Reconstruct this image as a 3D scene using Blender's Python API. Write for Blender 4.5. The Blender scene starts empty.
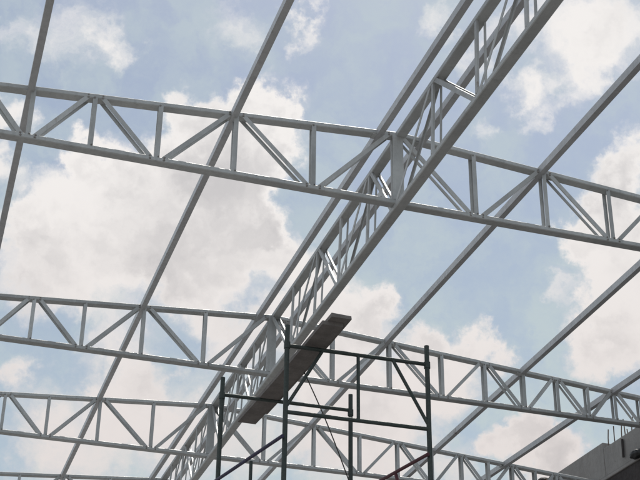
import bpy, bmesh, math, random
from mathutils import Vector, Matrix
random.seed(7)
scene = bpy.context.scene
COL = scene.collection
ZO = 1.6                                   # eye height; all heights below are given above the eye

# ------------------------------------------------------------------ camera
cam_d = bpy.data.cameras.new('camera')
cam = bpy.data.objects.new('camera', cam_d); COL.objects.link(cam)
cam_d.sensor_width = 36.0; cam_d.lens = 73.67
cam_d.clip_start = 0.05; cam_d.clip_end = 4000
RM = Matrix(((0.9510095742814669, 0.2652121473102118, -0.15888142290428225),
             (-0.30894852293305186, 0.8343247336123443, -0.45656658776149667),
             (0.011471695710242704, 0.4832853771859825, 0.8753877109005667)))
rt, fw, up = RM.col[0], RM.col[1], RM.col[2]
cam.matrix_world = Matrix(((rt.x, up.x, -fw.x, 0), (rt.y, up.y, -fw.y, 0), (rt.z, up.z, -fw.z, ZO), (0, 0, 0, 1)))
scene.camera = cam
F_PX = 1309.7
def pdir(px, py):                          # direction in the sky of a cloud seen in the photograph
    return (RM @ Vector(((px-320)/F_PX, 1, -(py-240)/F_PX))).normalized()

# ------------------------------------------------------------------ light, exposure
scene.render.engine = 'CYCLES'
scene.view_settings.view_transform = 'Standard'
scene.view_settings.look = 'None'
scene.view_settings.exposure = 0.0
scene.view_settings.gamma = 1
scene.view_settings.use_curve_mapping = False
SUN_EL, SUN_AZ = math.radians(66), math.radians(35)      # azimuth clockwise from +Y
sd = Vector((math.sin(SUN_AZ)*math.cos(SUN_EL), math.cos(SUN_AZ)*math.cos(SUN_EL), math.sin(SUN_EL)))
sl = bpy.data.lights.new('sun', 'SUN'); sl.energy = 3.0; sl.angle = math.radians(0.6); sl.color = (1, .95, .87)
so = bpy.data.objects.new('sun', sl); COL.objects.link(so); so.location = (0, 0, 60)
so.rotation_euler = (-sd).to_track_quat('-Z', 'Y').to_euler()

world = bpy.data.worlds.new('World'); scene.world = world; world.use_nodes = True
nt = world.node_tree; nt.nodes.clear()
def N(tree, typ, **kw):
    n = tree.nodes.new(typ)
    for k, v in kw.items():
        if k.startswith('i_'):
            key = k[2:]; key = int(key) if key.isdigit() else key
            n.inputs[key].default_value = v
        else: setattr(n, k, v)
    return n
def M(tree, op, a, b=None, c=None, clamp=False):
    n = tree.nodes.new('ShaderNodeMath'); n.operation = op; n.use_clamp = clamp
    for i, v in enumerate((a, b, c)):
        if v is None: continue
        if isinstance(v, (int, float)): n.inputs[i].default_value = v
        else: tree.links.new(v, n.inputs[i])
    return n.outputs[0]
def VM(tree, op, a, b=None, scale=None):
    n = tree.nodes.new('ShaderNodeVectorMath'); n.operation = op
    for i, v in enumerate((a, b)):
        if v is None: continue
        if isinstance(v, (tuple, Vector)): n.inputs[i].default_value = tuple(v)
        else: tree.links.new(v, n.inputs[i])
    if scale is not None: n.inputs['Scale'].default_value = scale
    return n
def ramp(tree, v, a, b, lo=0., hi=1., smooth=True):
    n = tree.nodes.new('ShaderNodeMapRange'); n.interpolation_type = 'SMOOTHSTEP' if smooth else 'LINEAR'
    for i, x in enumerate((v, a, b, lo, hi)):
        if isinstance(x, (int, float)): n.inputs[i].default_value = x
        else: tree.links.new(x, n.inputs[i])
    return n.outputs[0]
def noise(tree, vec, scale, detail=4, rough=.55):
    n = N(tree, 'ShaderNodeTexNoise', i_Scale=scale, i_Detail=detail, i_Roughness=rough)
    tree.links.new(vec, n.inputs['Vector']); return n
def mixc(tree, f, a, b, mode='MIX'):
    n = tree.nodes.new('ShaderNodeMix'); n.data_type = 'RGBA'; n.blend_type = mode
    for i, x in ((0, f), (6, a), (7, b)):
        if isinstance(x, (int, float)): n.inputs[i].default_value = x
        elif isinstance(x, tuple): n.inputs[i].default_value = (*x, 1)
        else: tree.links.new(x, n.inputs[i])
    return n.outputs[2]

sky = N(nt, 'ShaderNodeTexSky', sky_type='NISHITA', sun_disc=False, sun_elevation=SUN_EL, sun_rotation=SUN_AZ,
        air_density=1.0, dust_density=1.6, ozone_density=.4, altitude=30)
tc = N(nt, 'ShaderNodeTexCoord'); D = tc.outputs['Generated']
w1 = VM(nt, 'SCALE', VM(nt, 'SUBTRACT', noise(nt, D, 26, 6, .6).outputs['Color'], (.5, .5, .5)).outputs[0], scale=.075).outputs[0]
w2 = VM(nt, 'SCALE', VM(nt, 'SUBTRACT', noise(nt, D, 110, 4, .6).outputs['Color'], (.5, .5, .5)).outputs[0], scale=.010).outputs[0]
DW = VM(nt, 'ADD', VM(nt, 'ADD', D, w1).outputs[0], w2).outputs[0]
# cumulus heaps of this sky: (where, radius, density); radius in thousandths of a radian
HEAPS = [(275,98,30,1),(238,100,20,.8),(190,112,24,.9),(255,135,42,1),(200,155,46,1),(268,168,34,1),(150,185,46,1),(100,172,34,1),
 (84,150,22,.9),(62,202,40,1),(40,232,32,1),(218,205,56,1),(262,215,30,1),(150,235,62,1),(90,255,58,1),(200,275,54,1),(28,275,52,.9),
 (6,122,22,.9),(4,170,28,.8),(75,32,44,.45),(118,44,26,.55),(20,38,28,.4),
 (18,372,24,.8),(120,345,48,.7),(60,442,60,.8),(160,432,60,.8),(230,345,46,.8),(130,395,40,.7),(240,440,50,.6),
 (268,232,18,.9),(292,258,32,1),(330,290,30,1),(372,302,20,1),(378,322,26,1),(345,330,34,1),
 (425,350,28,1),(478,345,24,1),(450,372,40,.9),(505,362,18,.8),(400,385,50,.8),(330,385,54,.8),(340,435,60,.8),(405,440,48,.7),(290,320,40,.9),
 (604,258,38,1),(576,240,22,.9),(620,222,38,1),(636,160,30,1),(618,188,32,1),(640,300,52,1),(596,310,28,.7),(560,290,14,.6),(600,345,32,.7),(625,345,40,.8),
 (510,440,26,.9),(530,425,20,.8),(552,450,34,.9),(488,446,20,.8),(562,466,40,.8),(465,470,30,.6),
 (560,20,46,.75),(612,30,50,.85),(440,18,24,.55),(476,62,26,.5),(522,90,22,.5),(552,92,30,.55),(500,28,26,.5),(590,72,32,.55),(492,132,16,.45),(545,130,20,.5),(215,165,50,1),(120,215,50,1),(240,250,42,1),(175,250,50,1),(262,180,30,1),(278,110,22,1),
 (242,22,34,.45),(306,40,18,.6),(312,8,16,.5),(300,22,14,.4)]
acc = None
for px, py, r, s in HEAPS:
    d = VM(nt, 'DISTANCE', DW, pdir(px, py)).outputs['Value']
    v = ramp(nt, d, r*1.35/F_PX, r*.2/F_PX, 0, s)
    acc = v if acc is None else M(nt, 'ADD', acc, M(nt, 'MULTIPLY', v, M(nt, 'SUBTRACT', 2.0, acc, clamp=True)))
# clouds over the rest of the sky, and thin veils everywhere
away = ramp(nt, VM(nt, 'DISTANCE', D, pdir(320, 240)).outputs['Value'], .30, .42)
big = ramp(nt, noise(nt, D, 5, 9, .6).outputs['Fac'], .50, .62, 0, 1.1)
acc = M(nt, 'ADD', acc, M(nt, 'MULTIPLY', away, big))
fine = noise(nt, DW, 60, 8, .62).outputs['Fac']
acc = M(nt, 'ADD', acc, M(nt, 'MULTIPLY', M(nt, 'SUBTRACT', fine, .5), .62))
cover = ramp(nt, acc, .02, .92)
veil = ramp(nt, noise(nt, DW, 16, 7, .58).outputs['Fac'], .36, .68, .22, .66)
sepz = N(nt, 'ShaderNodeSeparateXYZ'); nt.links.new(D, sepz.inputs[0])
low = ramp(nt, sepz.outputs[2], .60, .32, 0, .35)                # moister air towards the horizon
veil = M(nt, 'ADD', veil, low, clamp=True)
thick = ramp(nt, M(nt, 'ADD', acc, M(nt, 'MULTIPLY', M(nt, 'SUBTRACT', noise(nt, DW, 15, 3, .45).outputs['Fac'], .5), 3.0)), .75, 2.75)
hazy = ramp(nt, sepz.outputs[2], .56, .30)                   # cloud seen through more air lower down
cl = mixc(nt, thick, mixc(nt, hazy, (.90, .87, .85), (.78, .725, .705)), mixc(nt, hazy, (.60, .585, .59), (.59, .555, .55)))
bgs = N(nt, 'ShaderNodeBackground', i_Strength=.105); nt.links.new(sky.outputs[0], bgs.inputs[0])
bgv = N(nt, 'ShaderNodeBackground', i_Strength=.92); bgv.inputs[0].default_value = (.585, .675, .695, 1)
bgc = N(nt, 'ShaderNodeBackground', i_Strength=1.0); nt.links.new(cl, bgc.inputs[0])
m1 = N(nt, 'ShaderNodeMixShader'); nt.links.new(veil, m1.inputs[0]); nt.links.new(bgs.outputs[0], m1.inputs[1]); nt.links.new(bgv.outputs[0], m1.inputs[2])
m2 = N(nt, 'ShaderNodeMixShader'); nt.links.new(cover, m2.inputs[0]); nt.links.new(m1.outputs[0], m2.inputs[1]); nt.links.new(bgc.outputs[0], m2.inputs[2])
wo = N(nt, 'ShaderNodeOutputWorld'); nt.links.new(m2.outputs[0], wo.inputs[0])

# ------------------------------------------------------------------ materials
def surface(name, base, var, rough=.6, metal=0., scale=4., rust=None, rust_amt=.62, bump=.15, bscale=60):
    m = bpy.data.materials.new(name); m.use_nodes = True
    t = m.node_tree; b = t.nodes['Principled BSDF']
    g = N(t, 'ShaderNodeNewGeometry'); P = g.outputs['Position']
    oi = N(t, 'ShaderNodeObjectInfo')
    n1 = noise(t, P, scale, 6, .6).outputs['Fac']
    c = mixc(t, ramp(t, n1, .3, .7), base, var)
    f2 = noise(t, P, scale*9, 5, .65).outputs['Fac']
    c = mixc(t, ramp(t, f2, .35, .75, 0, .35), c, tuple(x*.72 for x in base))
    hv = N(t, 'ShaderNodeHueSaturation'); t.links.new(c, hv.inputs['Color'])
    t.links.new(M(t, 'MULTIPLY_ADD', oi.outputs['Random'], .22, .89), hv.inputs['Value'])
    c = hv.outputs[0]
    if rust:
        st = N(t, 'ShaderNodeMapping'); st.inputs['Scale'].default_value = (22, 22, 3.0); t.links.new(P, st.inputs['Vector'])
        sn = noise(t, st.outputs[0], 1.0, 6, .65).outputs['Fac']
        c = mixc(t, ramp(t, sn, .52, .72, 0, .40), c, tuple(x*.55 for x in base))
        c = mixc(t, ramp(t, sn, .42, .28, 0, .30), c, tuple(min(.8, x*1.25) for x in base))
        r = noise(t, P, 2.3, 10, .72).outputs['Fac']
        c = mixc(t, ramp(t, r, rust_amt, rust_amt+.08, 0, .85), c, rust)
    t.links.new(c, b.inputs['Base Color'])
    b.inputs['Metallic'].default_value = metal
    t.links.new(ramp(t, f2, .3, .7, rough-.1, rough+.12), b.inputs['Roughness'])
    bp = N(t, 'ShaderNodeBump', i_Strength=bump, i_Distance=.01)
    t.links.new(noise(t, P, bscale, 4, .6).outputs['Fac'], bp.inputs['Height']); t.links.new(bp.outputs[0], b.inputs['Normal'])
    return m
steel   = surface('grey_primer_steel', (.51, .52, .52), (.41, .42, .42), .45, .1, 3., (.20, .13, .09), .655)
webst   = surface('grey_primer_bar', (.54, .55, .55), (.43, .44, .44), .45, .1, 3., (.22, .14, .10), .655)
burnt   = surface('burnt_weld', (.36, .35, .34), (.27, .25, .235), .6, .2, 30, (.18, .12, .09), .58)
purlst  = surface('purlin_steel', (.56, .565, .58), (.46, .465, .48), .42, .15, 3., (.19, .13, .10), .64)
scafgrn = surface('scaffold_paint', (.045, .060, .056), (.06, .074, .07), .55, .2, 6., (.10, .05, .03), .60)
scafred = surface('maroon_tube_paint', (.10, .025, .035), (.07, .02, .03), .5, .2, 6., (.10, .05, .03), .60)
scafblu = surface('violet_tube_paint', (.045, .035, .10), (.035, .03, .07), .5, .2, 6., (.10, .05, .03), .62)
wood    = surface('weathered_plank_wood', (.24, .217, .207), (.165, .147, .14), .8, 0, 9., None, bump=.4)
conc    = surface('raw_concrete', (.35, .335, .325), (.27, .258, .25), .9, 0, 1.6, (.12, .115, .11), .60, bump=.5, bscale=25)
darkw   = surface('bay_shade_dark', (.055, .047, .047), (.04, .035, .035), .9, 0, 2., None, bump=.5, bscale=20)  # near-black colour carries the shade of the bay under the beam
rebar_m = surface('rusty_rebar', (.20, .155, .135), (.14, .105, .09), .8, .3, 20)
black   = surface('black_plastic', (.012, .012, .013), (.02, .02, .02), .5, 0, 10)
rope_m  = surface('dark_rope', (.08, .075, .07), (.05, .05, .05), .9, 0, 30)
earth   = surface('dusty_ground', (.205, .203, .20), (.16, .158, .155), .95, 0, .35, (.15, .14, .13), .60, bump=.6, bscale=8)
skin_m  = surface('brown_skin', (.22, .12, .075), (.18, .095, .06), .55, 0, 8, bump=.05)
hair_m  = surface('black_hair', (.012, .010, .010), (.02, .016, .015), .6, 0, 40, bump=.6, bscale=150)
shirt_m = surface('dark_cotton', (.055, .06, .075), (.04, .045, .055), .9, 0, 8)
jean_m  = surface('worn_denim', (.05, .07, .11), (.04, .05, .08), .9, 0, 8)

# ------------------------------------------------------------------ helpers
def link(name, bm, mat, parent=None, smooth=False, label=None):
    me = bpy.data.meshes.new(name)
    bmesh.ops.recalc_face_normals(bm, faces=bm.faces)
    bm.to_mesh(me); bm.free(); me.materials.append(mat)
    if any(p.material_index for p in me.polygons): me.materials.append(burnt)
    if smooth:
        for p in me.polygons: p.use_smooth = True
    o = bpy.data.objects.new(name, me); COL.objects.link(o)
    if parent: o.parent = parent
    if label: o['label'] = label
    return o
def tag(o, label, cat, group=None):
    o['label'] = label; o['category'] = cat
    if group: o['group'] = group
    return o
def thing(name, loc, label, cat, group=None):
    o = bpy.data.objects.new(name, None); COL.objects.link(o); o.location = loc; o.empty_display_size = .2
    return tag(o, label, cat, group)
def struct(o): o['kind'] = 'structure'; return o

def sweep(bm, prof, A, B, upv=(0, 0, 1), cap=True):
    """extrude a closed 2D profile [(across, up)] from A to B"""
    A, B = Vector(A), Vector(B); d = (B-A).normalized()
    u = d.cross(Vector(upv)).normalized(); v = u.cross(d).normalized()
    ra = [bm.verts.new(A+u*x+v*y) for x, y in prof]; rb = [bm.verts.new(B+u*x+v*y) for x, y in prof]
    n = len(prof)
    for i in range(n): bm.faces.new((ra[i], ra[(i+1) % n], rb[(i+1) % n], rb[i]))
    if cap: bm.faces.new(ra[::-1]); bm.faces.new(rb)
def box_prof(w, h, c=.006):
    a, b = w/2, h/2
    return [(-a+c, -b), (a-c, -b), (a, -b+c), (a, b-c), (a-c, b), (-a+c, b), (-a, b-c), (-a, -b+c)]
def c_prof(w, h, t=.0035, lip=.014, side=1):
    """lipped channel, web on one side, open on the other"""
    a, b = w/2, h/2
    p = [(-a, -b), (a, -b), (a, -b+lip), (a-t, -b+lip), (a-t, -b+t), (-a+t, -b+t), (-a+t, b-t), (a-t, b-t), (a-t, b-lip), (a, b-lip), (a, b), (-a, b)]
    return [(side*x, y) for x, y in p]
def l_prof(a, t=.004, sx=1, sy=1, b=None):
    b = b or a
    p = [(0, 0), (a, 0), (a, t), (t, t), (t, b), (0, b)]
    return [(sx*(x-a/2), sy*(y-b/2)) for x, y in p]
def tube(bm, A, B, r, seg=10):
    up_ = (0, 0, 1) if abs((Vector(B)-Vector(A)).normalized().z) < .95 else (0, 1, 0)
    sweep(bm, [(r*math.cos(2*math.pi*i/seg), r*math.sin(2*math.pi*i/seg)) for i in range(seg)], A, B, up_)
def polytube(bm, pts, r, seg=8):
    for a, b in zip(pts[:-1], pts[1:]): tube(bm, a, b, r, seg)
def boxm(bm, lo, hi):
    x0, y0, z0 = lo; x1, y1, z1 = hi
    v = [bm.verts.new(p) for p in ((x0,y0,z0),(x1,y0,z0),(x1,y1,z0),(x0,y1,z0),(x0,y0,z1),(x1,y0,z1),(x1,y1,z1),(x0,y1,z1))]
    for f in ((0,3,2,1),(4,5,6,7),(0,1,5,4),(1,2,6,5),(2,3,7,6),(3,0,4,7)): bm.faces.new([v[i] for i in f])
def bevel(bm, w, seg=2):
    bmesh.ops.bevel(bm, geom=list(bm.edges), offset=w, segments=seg, affect='EDGES', profile=.6)
def weld(bm, c, s=.010):
    s *= .85
    m = bmesh.ops.create_icosphere(bm, subdivisions=1, radius=s, matrix=Matrix.Translation(c))
    for v in m['verts']:
        v.co = Vector(c) + (v.co-Vector(c))*random.uniform(.65, 1.3)
        for f in v.link_faces: f.material_index = 1

# ------------------------------------------------------------------ setting
gb = bmesh.new(); S, n = 1500., 40
vs = [[gb.verts.new((-S+2*S*i/n, -S+2*S*j/n, 0)) for j in range(n+1)] for i in range(n+1)]
for i in range(n):
    for j in range(n): gb.faces.new((vs[i][j], vs[i+1][j], vs[i+1][j+1], vs[i][j+1]))
struct(link('ground', gb, earth))

# ------------------------------------------------------------------ roof trusses (across)
XR, HT, HB, SL = 3.366, 6.0, 5.3474, .0744
YS = [8.4623, 12.1549, 14.821, 17.8307]
NODES = [0, .70, 1.345, 1.95, 2.46, 2.925, 3.335, 3.71, 4.05, 4.375, 4.68, 4.95, 5.18]
CW, CH = .084, .041                         # chord width (along the ridge) and height
GAP = .034
def make_truss():
    t = thing('roof_truss', (XR, YS[0], ZO+HB-CH/2),
              'grey steel gable truss nearest the viewer, spanning the upper third of the photo', 'roof truss', 'steel gable trusses across the roof')
    z0 = CH/2
    XO = -.05
    def top(u): return z0 + (HT-HB) - SL*abs(u)
    bm = bmesh.new(); sweep(bm, box_prof(CW, CH), (-5.22, 0, z0), (5.18, 0, z0)); link('bottom_chord', bm, steel, t)
    for s in (-1, 1):
        bm = bmesh.new(); sweep(bm, box_prof(CW, CH), (s*.012, 0, top(.012)), (s*5.21, 0, top(5.21))); link('top_chord', bm, steel, t)
    bm = bmesh.new()
    boxm(bm, (-.076, -CW/2-.004, z0+CH/2-.004), (.016, -CW/2+.004, top(0)-CH/2+.016)); bevel(bm, .001, 1); link('king_post', bm, webst, t)
    bm = bmesh.new()
    sweep(bm, c_prof(.07, .034, side=1), (-.03, .022, z0+.018), (-.03, .022, top(0)-.018), (0, 1, 0)); link('king_post', bm, webst, t)
    for s in (-1, 1):
        for k, u in enumerate(NODES[1:], 1):
            for q in (-1, 1):               # paired bars, one on each face of the chords
                bm = bmesh.new()
                sweep(bm, l_prof(.036 if q < 0 else .030, sx=s, sy=-q, b=.013), (s*u+XO, q*GAP, z0+.012), (s*u+XO, q*GAP, top(u)-.012), (0, 1, 0))
                if q < 0: weld(bm, (s*u+XO+.008, q*GAP-.012, z0+CH/2)); weld(bm, (s*u+XO-.008, q*GAP-.010, top(u)-CH/2))
                link('vertical_web', bm, webst, t)
                u0 = NODES[k-1]
                a, b = ((u0, 1), (u, 0)) if k % 2 else ((u0, 0), (u, 1))
                off = .050 if u-u0 > .4 else .036
                ua, ub = (a[0]+off, b[0]-off)
                za = top(ua)-.008 if a[1] else z0+.008; zb = top(ub)-.008 if b[1] else z0+.008
                bm = bmesh.new()
                sweep(bm, l_prof(.036 if q < 0 else .028, sx=1, sy=-q, b=.013), (s*ua+XO, q*GAP, za), (s*ub+XO, q*GAP, zb), (0, 1, 0))
                if q < 0:
                    for uu, zz, sg in ((ua, za, 1), (ub, zb, -1)):
                        weld(bm, (s*(uu+sg*.006)+XO, q*GAP-.008, zz+.010), .011); weld(bm, (s*(uu+sg*.004)+XO, q*GAP-.009, zz-.012), .012)
                link('diagonal_web', bm, webst, t)
    return t
def copy_tree(o, parent=None):
    c = o.copy(); COL.objects.link(c)
    if parent: c.parent = parent
    for ch in [x for x in COL.objects if x.parent == o]: copy_tree(ch, c)
    return c
truss = make_truss()
TL = ['second gable truss from the viewer, meeting the ridge just above the plank',
      'third gable truss from the viewer, passing behind the scaffold near its lower rail',
      'farthest gable truss, only its left top chord showing along the bottom edge']
for y, lab in zip(YS[1:], TL):
    c = copy_tree(truss); c.location.y = y; c['label'] = lab

# ------------------------------------------------------------------ ridge truss (lengthwise)
XB = XR*(HB-CH)/HB; ZB = HB-CH-.003; ZT = HT-.004
RN = [4.55, 5.28, 6.04, 6.83, 7.65, 8.4623, 9.10, 9.86, 10.56, 11.34, 12.1549, 12.82, 13.49, 14.15, 14.821, 15.57, 16.33, 17.08, 17.8307]
# 1 where the diagonals meet the top chord, 0 where they meet the bottom chord
flags = []
for i in range(len(RN)):
    if i <= 10: flags.append(1 if (i-5) % 2 else 0)
    else: flags.append(1 if (i-10) % 2 == 0 else 0)
R0 = (XR, RN[0], ZO)
rt_ = thing('ridge_truss', R0, 'long grey lattice truss running down the ridge through all the gable trusses', 'ridge truss')
def rp(x, y, z): return (x-XR, y-RN[0], z)
bm = bmesh.new(); sweep(bm, box_prof(.084, .05), rp(XR, 4.4, ZT), rp(XR, 17.95, ZT)); link('top_chord', bm, steel, rt_)
bm = bmesh.new(); sweep(bm, box_prof(.084, .046), rp(XB, 4.4, ZB), rp(XB, 17.95, ZB)); link('bottom_chord', bm, steel, rt_)
for i, y in enumerate(RN):
    for q in (-1, 1):
        if i not in (5, 10, 14, 18):
            bm = bmesh.new(); sweep(bm, l_prof(.038, sx=1, sy=-q, b=.017), rp(XB+q*.030, y, ZB+.015), rp(XR+q*.030, y, ZT-.015), (1, 0, 0))
            weld(bm, rp(XB+q*.034, y, ZB+.024)); link('vertical_web', bm, webst, rt_)
        if i:
            y0 = RN[i-1]
            za, zb = (ZT-.012 if flags[i-1] else ZB+.012), (ZT-.012 if flags[i] else ZB+.012)
            if za == zb: continue
            xa, xb = (XR if flags[i-1] else XB), (XR if flags[i] else XB)
            bm = bmesh.new(); sweep(bm, l_prof(.038, sx=1, sy=-q, b=.017), rp(xa+q*.030, y0+.05, za), rp(xb+q*.030, y-.05, zb), (1, 0, 0)); link('diagonal_web', bm, webst, rt_)

# ------------------------------------------------------------------ purlins
def ztop(x): return HT - SL*abs(x-XR)
PUR = [  # X = a*Y + b, label
 (.0070, .310, 'leftmost roof purlin, crossing the upper left corner of the photo'),
 (-.00095, 1.9624, 'second purlin from the left, running from the top edge to the bottom left corner'),
 (.0004, 3.180, 'purlin close along the left side of the ridge truss'),
 (-.0004, 3.556, 'purlin close along the right side of the ridge truss, seen through its web'),
 (-.00357, 4.6708, 'first purlin right of the ridge pair, passing behind the upper scaffold rail'),
 (.0239, 5.948, 'purlin crossing the right half between the scaffold and the right edge'),
 (-.036, 7.80, 'rightmost purlin, short in view just above the concrete beam')]
for a, b, lab in PUR:
    xm = a*12+b; z = ztop(xm)
    t = thing('roof_purlin', (a*4.4+b, 4.4, ZO+z), lab, 'purlin', 'purlins running lengthwise over the trusses')
    bm = bmesh.new(); L = 13.5
    sweep(bm, c_prof(.053, .066, side=1), (0, 0, 0), (a*L, L, 0)); link('channel', bm, purlst, t)
    for y in YS:                            # small angle cleats at each truss
        bm = bmesh.new(); yy = y-4.4
        sweep(bm, l_prof(.034, .005, 1, 1), (a*yy-.044, yy-.036, -.012), (a*yy-.044, yy+.036, -.012)); link('cleat', bm, webst, t)

# ------------------------------------------------------------------ concrete edge beam, right
BX = 8.57
bl = thing('concrete_building', (BX, 14.2, 0), 'raw grey concrete beam and dark bay at the bottom right corner', 'building')
def bp(x, y, z): return (x-BX, y-14.2, z+ZO)
bm = bmesh.new()
def beam_block(y0, y1, zb, zt, x1=.32):
    boxm(bm, bp(BX, y0, zb), bp(BX+x1, y1, zt))
beam_block(14.52, 24, 5.60, 6.07)
bevel(bm, .012, 2); link('edge_beam', bm, conc, bl)
bm = bmesh.new(); boxm(bm, bp(BX+.004, 6.0, 5.602), bp(BX+.318, 14.517, 5.985)); bevel(bm, .012, 2); link('edge_beam', bm, conc, bl)
bm = bmesh.new(); boxm(bm, bp(BX-.012, 6.0, 5.555), bp(BX+.33, 24, 5.597)); bevel(bm, .006, 1); link('beam_soffit_strip', bm, conc, bl)
for y in (7.6, 10.9, 14.2, 17.5, 20.8, 23.8):
    bm = bmesh.new(); boxm(bm, bp(BX+.02, y-.17, -ZO), bp(BX+.30, y+.17, 5.553)); bevel(bm, .01, 1); link('column', bm, conc, bl)
bm = bmesh.new(); boxm(bm, bp(BX+.32, 6, 5.44), bp(BX+6, 24, 5.59)); link('floor_slab', bm, conc, bl)
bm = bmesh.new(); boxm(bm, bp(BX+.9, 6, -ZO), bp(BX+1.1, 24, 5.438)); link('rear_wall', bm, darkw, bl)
bm = bmesh.new(); boxm(bm, bp(BX+.008, 6.0, -ZO), bp(BX+.016, 24, 5.552)); link('bay_shade_sheet', bm, darkw, bl)  # thin dark sheet added over the columns, painting the bay's shade
for y, x, h, dx, dy in ((14.46, .05, .26, .01, -.02), (14.29, .05, .24, -.015, -.03), (14.13, .06, .24, .01, -.02), (14.05, .07, .27, .0, .015), (13.86, .05, .22, .02, -.03), (14.30, .27, .25, 0, .02), (13.9, .27, .25, .01, 0)):
    bm = bmesh.new(); z0 = 6.05 if y > 14.5 else 5.97
    polytube(bm, [bp(BX+x, y, z0), bp(BX+x+dx*.4, y+dy*.3, z0+h*.55), bp(BX+x+dx, y+dy, z0+h)], .0075, 7); link('rebar', bm, rebar_m, bl)
bm = bmesh.new(); tube(bm, bp(BX-.022, 14.0, 5.69), bp(BX-.020, 13.99, 5.93), .016, 10); link('drain_pipe_stub', bm, darkw, bl)
# dark bundle against the beam's lower edge
bm = bmesh.new(); bmesh.ops.create_icosphere(bm, subdivisions=3, radius=1)
for v in bm.verts:
    k = 1+.14*math.sin(7*v.co.x+2)*math.sin(6*v.co.y)+.10*math.sin(9*v.co.z+v.co.x*4)
    v.co = Vector((v.co.x*.06*k, v.co.y*.12*k, v.co.z*.055*k))
o = link('cloth_bundle', bm, black, None, True); o.location = (BX-.062, 13.62, ZO+5.60)
tag(o, 'black lump hanging at the lower edge of the concrete beam, right edge of photo', 'bundle')

# posts carrying the left ends of the trusses
pt = thing('steel_post', (XR-5.2, YS[0], 0), 'grey steel post under the left end of a roof truss', 'post', 'posts under the truss ends')
bm = bmesh.new(); sweep(bm, box_prof(.14, .14, .012), (0, 0, .012), (0, 0, ZO+HB-CH/2-.014), (0, 1, 0)); link('shaft', bm, steel, pt)
bm = bmesh.new(); boxm(bm, (-.13, -.13, 0), (.13, .13, .010)); link('base_plate', bm, steel, pt)
bm = bmesh.new(); boxm(bm, (-.09, -.09, ZO+HB-CH/2-.012), (.09, .09, ZO+HB-CH/2-.002)); link('cap_plate', bm, steel, pt)
for y in YS[1:]: copy_tree(pt).location.y = y
# ------------------------------------------------------------------ scaffold tower
sc = thing('scaffold_tower', (3.13, 9.75, 0), 'dark green tubular scaffold tower standing under the ridge, plank on top', 'scaffold')
def sp(p): return (p[0]-3.13, p[1]-9.75, p[2]+ZO)
def frame(xl, xr, y, zt, h=1.9, tilt=0):
    r = .0205
    for x in (xl, xr):
        bm = bmesh.new(); tube(bm, sp((x, y, zt-h)), sp((x, y, zt)), r)
        tube(bm, sp((x, y, zt-.20)), sp((x, y, zt-.145)), r+.006); link('post', bm, scafgrn, sc)
    bm = bmesh.new(); tube(bm, sp((xl, y, zt-.175)), sp((xr, y, zt-.165)), .0165); link('top_rail', bm, scafgrn, sc)
    bm = bmesh.new(); tube(bm, sp((xl, y, zt-.735)), sp((xr, y, zt-.725)), .0165); link('lower_rail', bm, scafgrn, sc)
    m = (xl+xr)/2
    bm = bmesh.new(); tube(bm, sp((m, y, zt-.73)), sp((m, y, zt-.17)), .0145); link('centre_strut', bm, scafgrn, sc)
    for x, s in ((xl, 1), (xr, -1)):
        bm = bmesh.new(); tube(bm, sp((x+s*.01, y, zt-.68)), sp((x+s*.30, y, zt-.17)), .0145); link('corner_brace', bm, scafgrn, sc)
def plain_frame(xl, xr, y, zt, h=1.9):
    r = .0205
    for x in (xl, xr):
        bm = bmesh.new(); tube(bm, sp((x, y, zt-h)), sp((x, y, zt)), r)
        tube(bm, sp((x, y, zt-.20)), sp((x, y, zt-.145)), r+.006); link('post', bm, scafgrn, sc)
    bm = bmesh.new(); tube(bm, sp((xl, y, zt-.16)), sp((xr, y, zt-.15)), .0165); link('top_rail', bm, scafgrn, sc)
FR = ((2.64, 3.835, 9.13), (2.42, 3.60, 10.36))
frame(*FR[0], 4.46); plain_frame(*FR[1], 4.47)
for zt in (2.55, .65):
    frame(*FR[0], zt); frame(*FR[1], zt)
for xl, xr, y in FR:                        # screw jacks and base plates
    for x in (xl, xr):
        bm = bmesh.new(); tube(bm, sp((x, y, -ZO+.008)), sp((x, y, -1.24)), .016); boxm(bm, *(sp((x-.07, y-.07, -ZO)), sp((x+.07, y+.07, -ZO+.008)))); link('base_jack', bm, scafgrn, sc)
for xa, xb, m in ((2.625, 2.405, scafblu), (3.82, 3.62, scafred)):
    for z in (3.51, 1.6, -.3):
        bm = bmesh.new(); tube(bm, sp((xa-.016, 9.09, z)), sp((xb-.016, 10.42, z+.02)), .0145); link('tie_tube', bm, m, sc, label=('violet tie tube' if m is scafblu else 'maroon tie tube'))
bm = bmesh.new(); tube(bm, sp((2.53, 9.70, 3.50)), sp((2.53, 9.70, 1.62)), .0145); link('hanger_tube', bm, scafgrn, sc)
bm = bmesh.new(); tube(bm, sp((3.72, 9.58, 3.49)), sp((3.80, 9.16, 2.45)), .0145); link('diagonal_tube', bm, scafred, sc)

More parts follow.
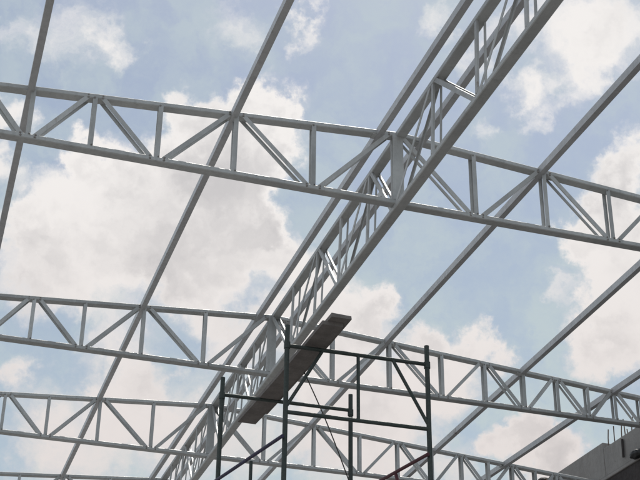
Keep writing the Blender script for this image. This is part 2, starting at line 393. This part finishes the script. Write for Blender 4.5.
# planks lying on the two top rails
def plank(name, c0, c1, w, t, z, label):
    A, B = Vector((c0[0], c0[1], 0)), Vector((c1[0], c1[1], 0)); L = (B-A).length
    bm = bmesh.new(); n = 14
    rows = []
    for i in range(n+1):
        f = i/n; sag = -.010*math.sin(math.pi*f); ws = w/2*(1+random.uniform(-.012, .012))
        row = [bm.verts.new((sx*ws, f*L+ (random.uniform(-.006, .006) if i in (0, n) else 0), sag+zz)) for sx, zz in ((-1, 0), (1, 0), (1, t), (-1, t))]
        rows.append(row)
    for a, b in zip(rows[:-1], rows[1:]):
        for j in range(4): bm.faces.new((a[j], a[(j+1) % 4], b[(j+1) % 4], b[j]))
    bm.faces.new(rows[0][::-1]); bm.faces.new(rows[-1])
    o = link(name, bm, wood); o.location = (A.x, A.y, ZO+z)
    o.rotation_euler = (0, 0, math.atan2(-(B-A).x, (B-A).y))
    return tag(o, label, 'plank', 'planks on the scaffold')
plank('scaffold_plank', (2.893, 8.74), (2.813, 11.0), .170, .032, 4.327, 'dark wooden plank lying on the scaffold rails, lower of the two boards')
plank('scaffold_plank', (2.936, 8.66), (2.872, 10.80), .165, .032, 4.361, 'upper wooden plank whose squared end juts past the board below it')

# thin rope from the plank
bm = bmesh.new()
pts = []
for i in range(25):
    f = i/24
    pts.append((2.955+f*1.05+.015*math.sin(f*9), 9.72-.1*f, 4.36-f*2.45))
polytube(bm, [(a-2.955, b-9.72, c-4.36) for a, b, c in pts], .005, 6)
o = link('hanging_rope', bm, rope_m); o.location = (2.955, 9.72, ZO+4.36)
tag(o, 'thin dark rope hanging from the plank down between the scaffold posts', 'rope')

# ------------------------------------------------------------------ worker beside the beam, only the top of the head in the picture
HX, HY, HZ = 8.13, 15.42, 5.86              # crown of the head
wk = thing('person', (HX, HY, ZO+HZ-1.70), 'person with short black hair, only the crown visible behind the third truss', 'person')
def skinmesh(name, verts, edges, radii, mat, parent, root=0, sub=2):
    me = bpy.data.meshes.new(name); me.from_pydata(verts, edges, []); me.update()
    o = bpy.data.objects.new(name, me); COL.objects.link(o); o.parent = parent
    md = o.modifiers.new('skin', 'SKIN'); md.use_smooth_shade = True
    for i, r in enumerate(radii):
        v = me.skin_vertices[0].data[i]; v.radius = (r, r) if not isinstance(r, tuple) else r; v.use_root = (i == root)
    sb = o.modifiers.new('sub', 'SUBSURF'); sb.levels = sub; sb.render_levels = sub
    dg = bpy.context.evaluated_depsgraph_get(); dg.update()
    nm = bpy.data.meshes.new_from_object(o.evaluated_get(dg)); nm.materials.clear(); nm.materials.append(mat)
    for p in nm.polygons: p.use_smooth = True
    o.modifiers.clear(); o.data = nm; nm.name = name
    return o
V = [(0,0,.92),(0,0,1.10),(0,-.01,1.28),(0,0,1.42),(0,-.01,1.50),(0,-.02,1.58),(0,-.02,1.645),
     (-.17,0,1.39),(-.27,-.06,1.15),(-.22,-.24,1.02),(-.20,-.31,1.00),
     (.17,0,1.39),(.30,-.12,1.46),(.24,-.36,1.48),(.22,-.44,1.50),
     (-.10,0,.88),(-.11,-.02,.48),(-.11,.01,.08),(-.11,-.13,.03),
     (.10,0,.88),(.11,-.02,.48),(.11,.01,.08),(.11,-.13,.03)]
Eg = [(0,1),(1,2),(2,3),(3,4),(4,5),(5,6),(3,7),(7,8),(8,9),(9,10),(3,11),(11,12),(12,13),(13,14),(0,15),(15,16),(16,17),(17,18),(0,19),(19,20),(20,21),(21,22)]
Rr = [.135,.125,.14,.10,.052,.085,.075,.062,.046,.034,.030,.062,.046,.034,.030,.088,.06,.042,.035,.088,.06,.042,.035]
body = skinmesh('body', V, Eg, Rr, skin_m, wk)
def shell(name, keep, mat, off):
    """clothing or hair: the body's own surface pushed out where it is covered"""
    bm = bmesh.new(); bm.from_mesh(body.data); bm.normal_update()
    bmesh.ops.delete(bm, geom=[f for f in bm.faces if not keep(f.calc_center_median())], context='FACES')
    bm.normal_update()
    nrm = [v.normal.copy() for v in bm.verts]
    for v, n_ in zip(bm.verts, nrm): v.co += n_*off
    o = link(name, bm, mat, wk, True); return o
shell('hair', lambda c: c.z > 1.60 or (c.z > 1.53 and c.y > .0), hair_m, .014)
shell('shirt', lambda c: .93 < c.z < 1.455 and abs(c.x) < .27 and c.y > -.2, shirt_m, .010)
shell('trousers', lambda c: .09 < c.z <= .96 and abs(c.x) < .24 and c.y > -.16, jean_m, .012)
def hand(x, y, z, s, curl):
    for k, (dx, ln) in enumerate(((-.030, .062), (-.010, .072), (.010, .068), (.029, .054))):
        pts = [(x+dx*.7, y, z), (x+dx, y-.045, z), (x+dx, y-.045-ln*.45, z-curl*.012), (x+dx, y-.045-ln*.7, z-curl*.035), (x+dx*.9, y-.045-ln*.62, z-curl*.06)]
        skinmesh('finger', pts, [(0,1),(1,2),(2,3),(3,4)], [.014,.011,.0095,.0085,.0075], skin_m, wk, sub=1)
    skinmesh('thumb', [(x+s*.02, y, z), (x+s*.045, y-.02, z-.01), (x+s*.055, y-.05, z-.03), (x+s*.045, y-.07, z-.045)], [(0,1),(1,2),(2,3)], [.016,.013,.011,.009], skin_m, wk, sub=1)
hand(-.20, -.31, 1.0, 1, 1); hand(.22, -.44, 1.5, -1, 1)
bm = bmesh.new()
for sx in (-1, 1):
    bmesh.ops.create_uvsphere(bm, u_segments=10, v_segments=8, radius=.013, matrix=Matrix.Translation((sx*.032, -.098, 1.60)))
link('eyes', bm, black, wk, True)
bm = bmesh.new(); bmesh.ops.create_cone(bm, segments=8, radius1=.018, radius2=.006, depth=.045, matrix=Matrix.Translation((0, -.112, 1.575)), cap_ends=True); link('nose', bm, skin_m, wk, True)
bm = bmesh.new(); bmesh.ops.create_uvsphere(bm, u_segments=10, v_segments=6, radius=1, matrix=Matrix.Translation((0, -.098, 1.535)) @ Matrix.Diagonal((.025, .008, .006, 1))); link('mouth', bm, shirt_m, wk, True)
for sx in (-1, 1):
    bm = bmesh.new(); bmesh.ops.create_uvsphere(bm, u_segments=10, v_segments=8, radius=1, matrix=Matrix.Translation((sx*.086, -.01, 1.585)) @ Matrix.Diagonal((.010, .020, .032, 1))); link('ear', bm, skin_m, wk, True)
# trestle the worker stands on
tr = thing('trestle', (HX, HY, 0), 'tall tubular trestle with a board top below the picture beside the concrete beam', 'trestle')
zt = ZO+HZ-1.70
bm = bmesh.new(); boxm(bm, (-.35, -.5, zt-.04), (.35, .5, zt-.002)); link('board', bm, wood, tr)
for x in (-.3, .3):
    for y in (-.45, .45):
        bm = bmesh.new(); tube(bm, (x, y, 0), (x, y, zt-.042), .022); link('leg', bm, scafgrn, tr)
    bm = bmesh.new(); tube(bm, (x, -.45, zt*.5), (x, .45, zt*.5), .018); link('rail', bm, scafgrn, tr)
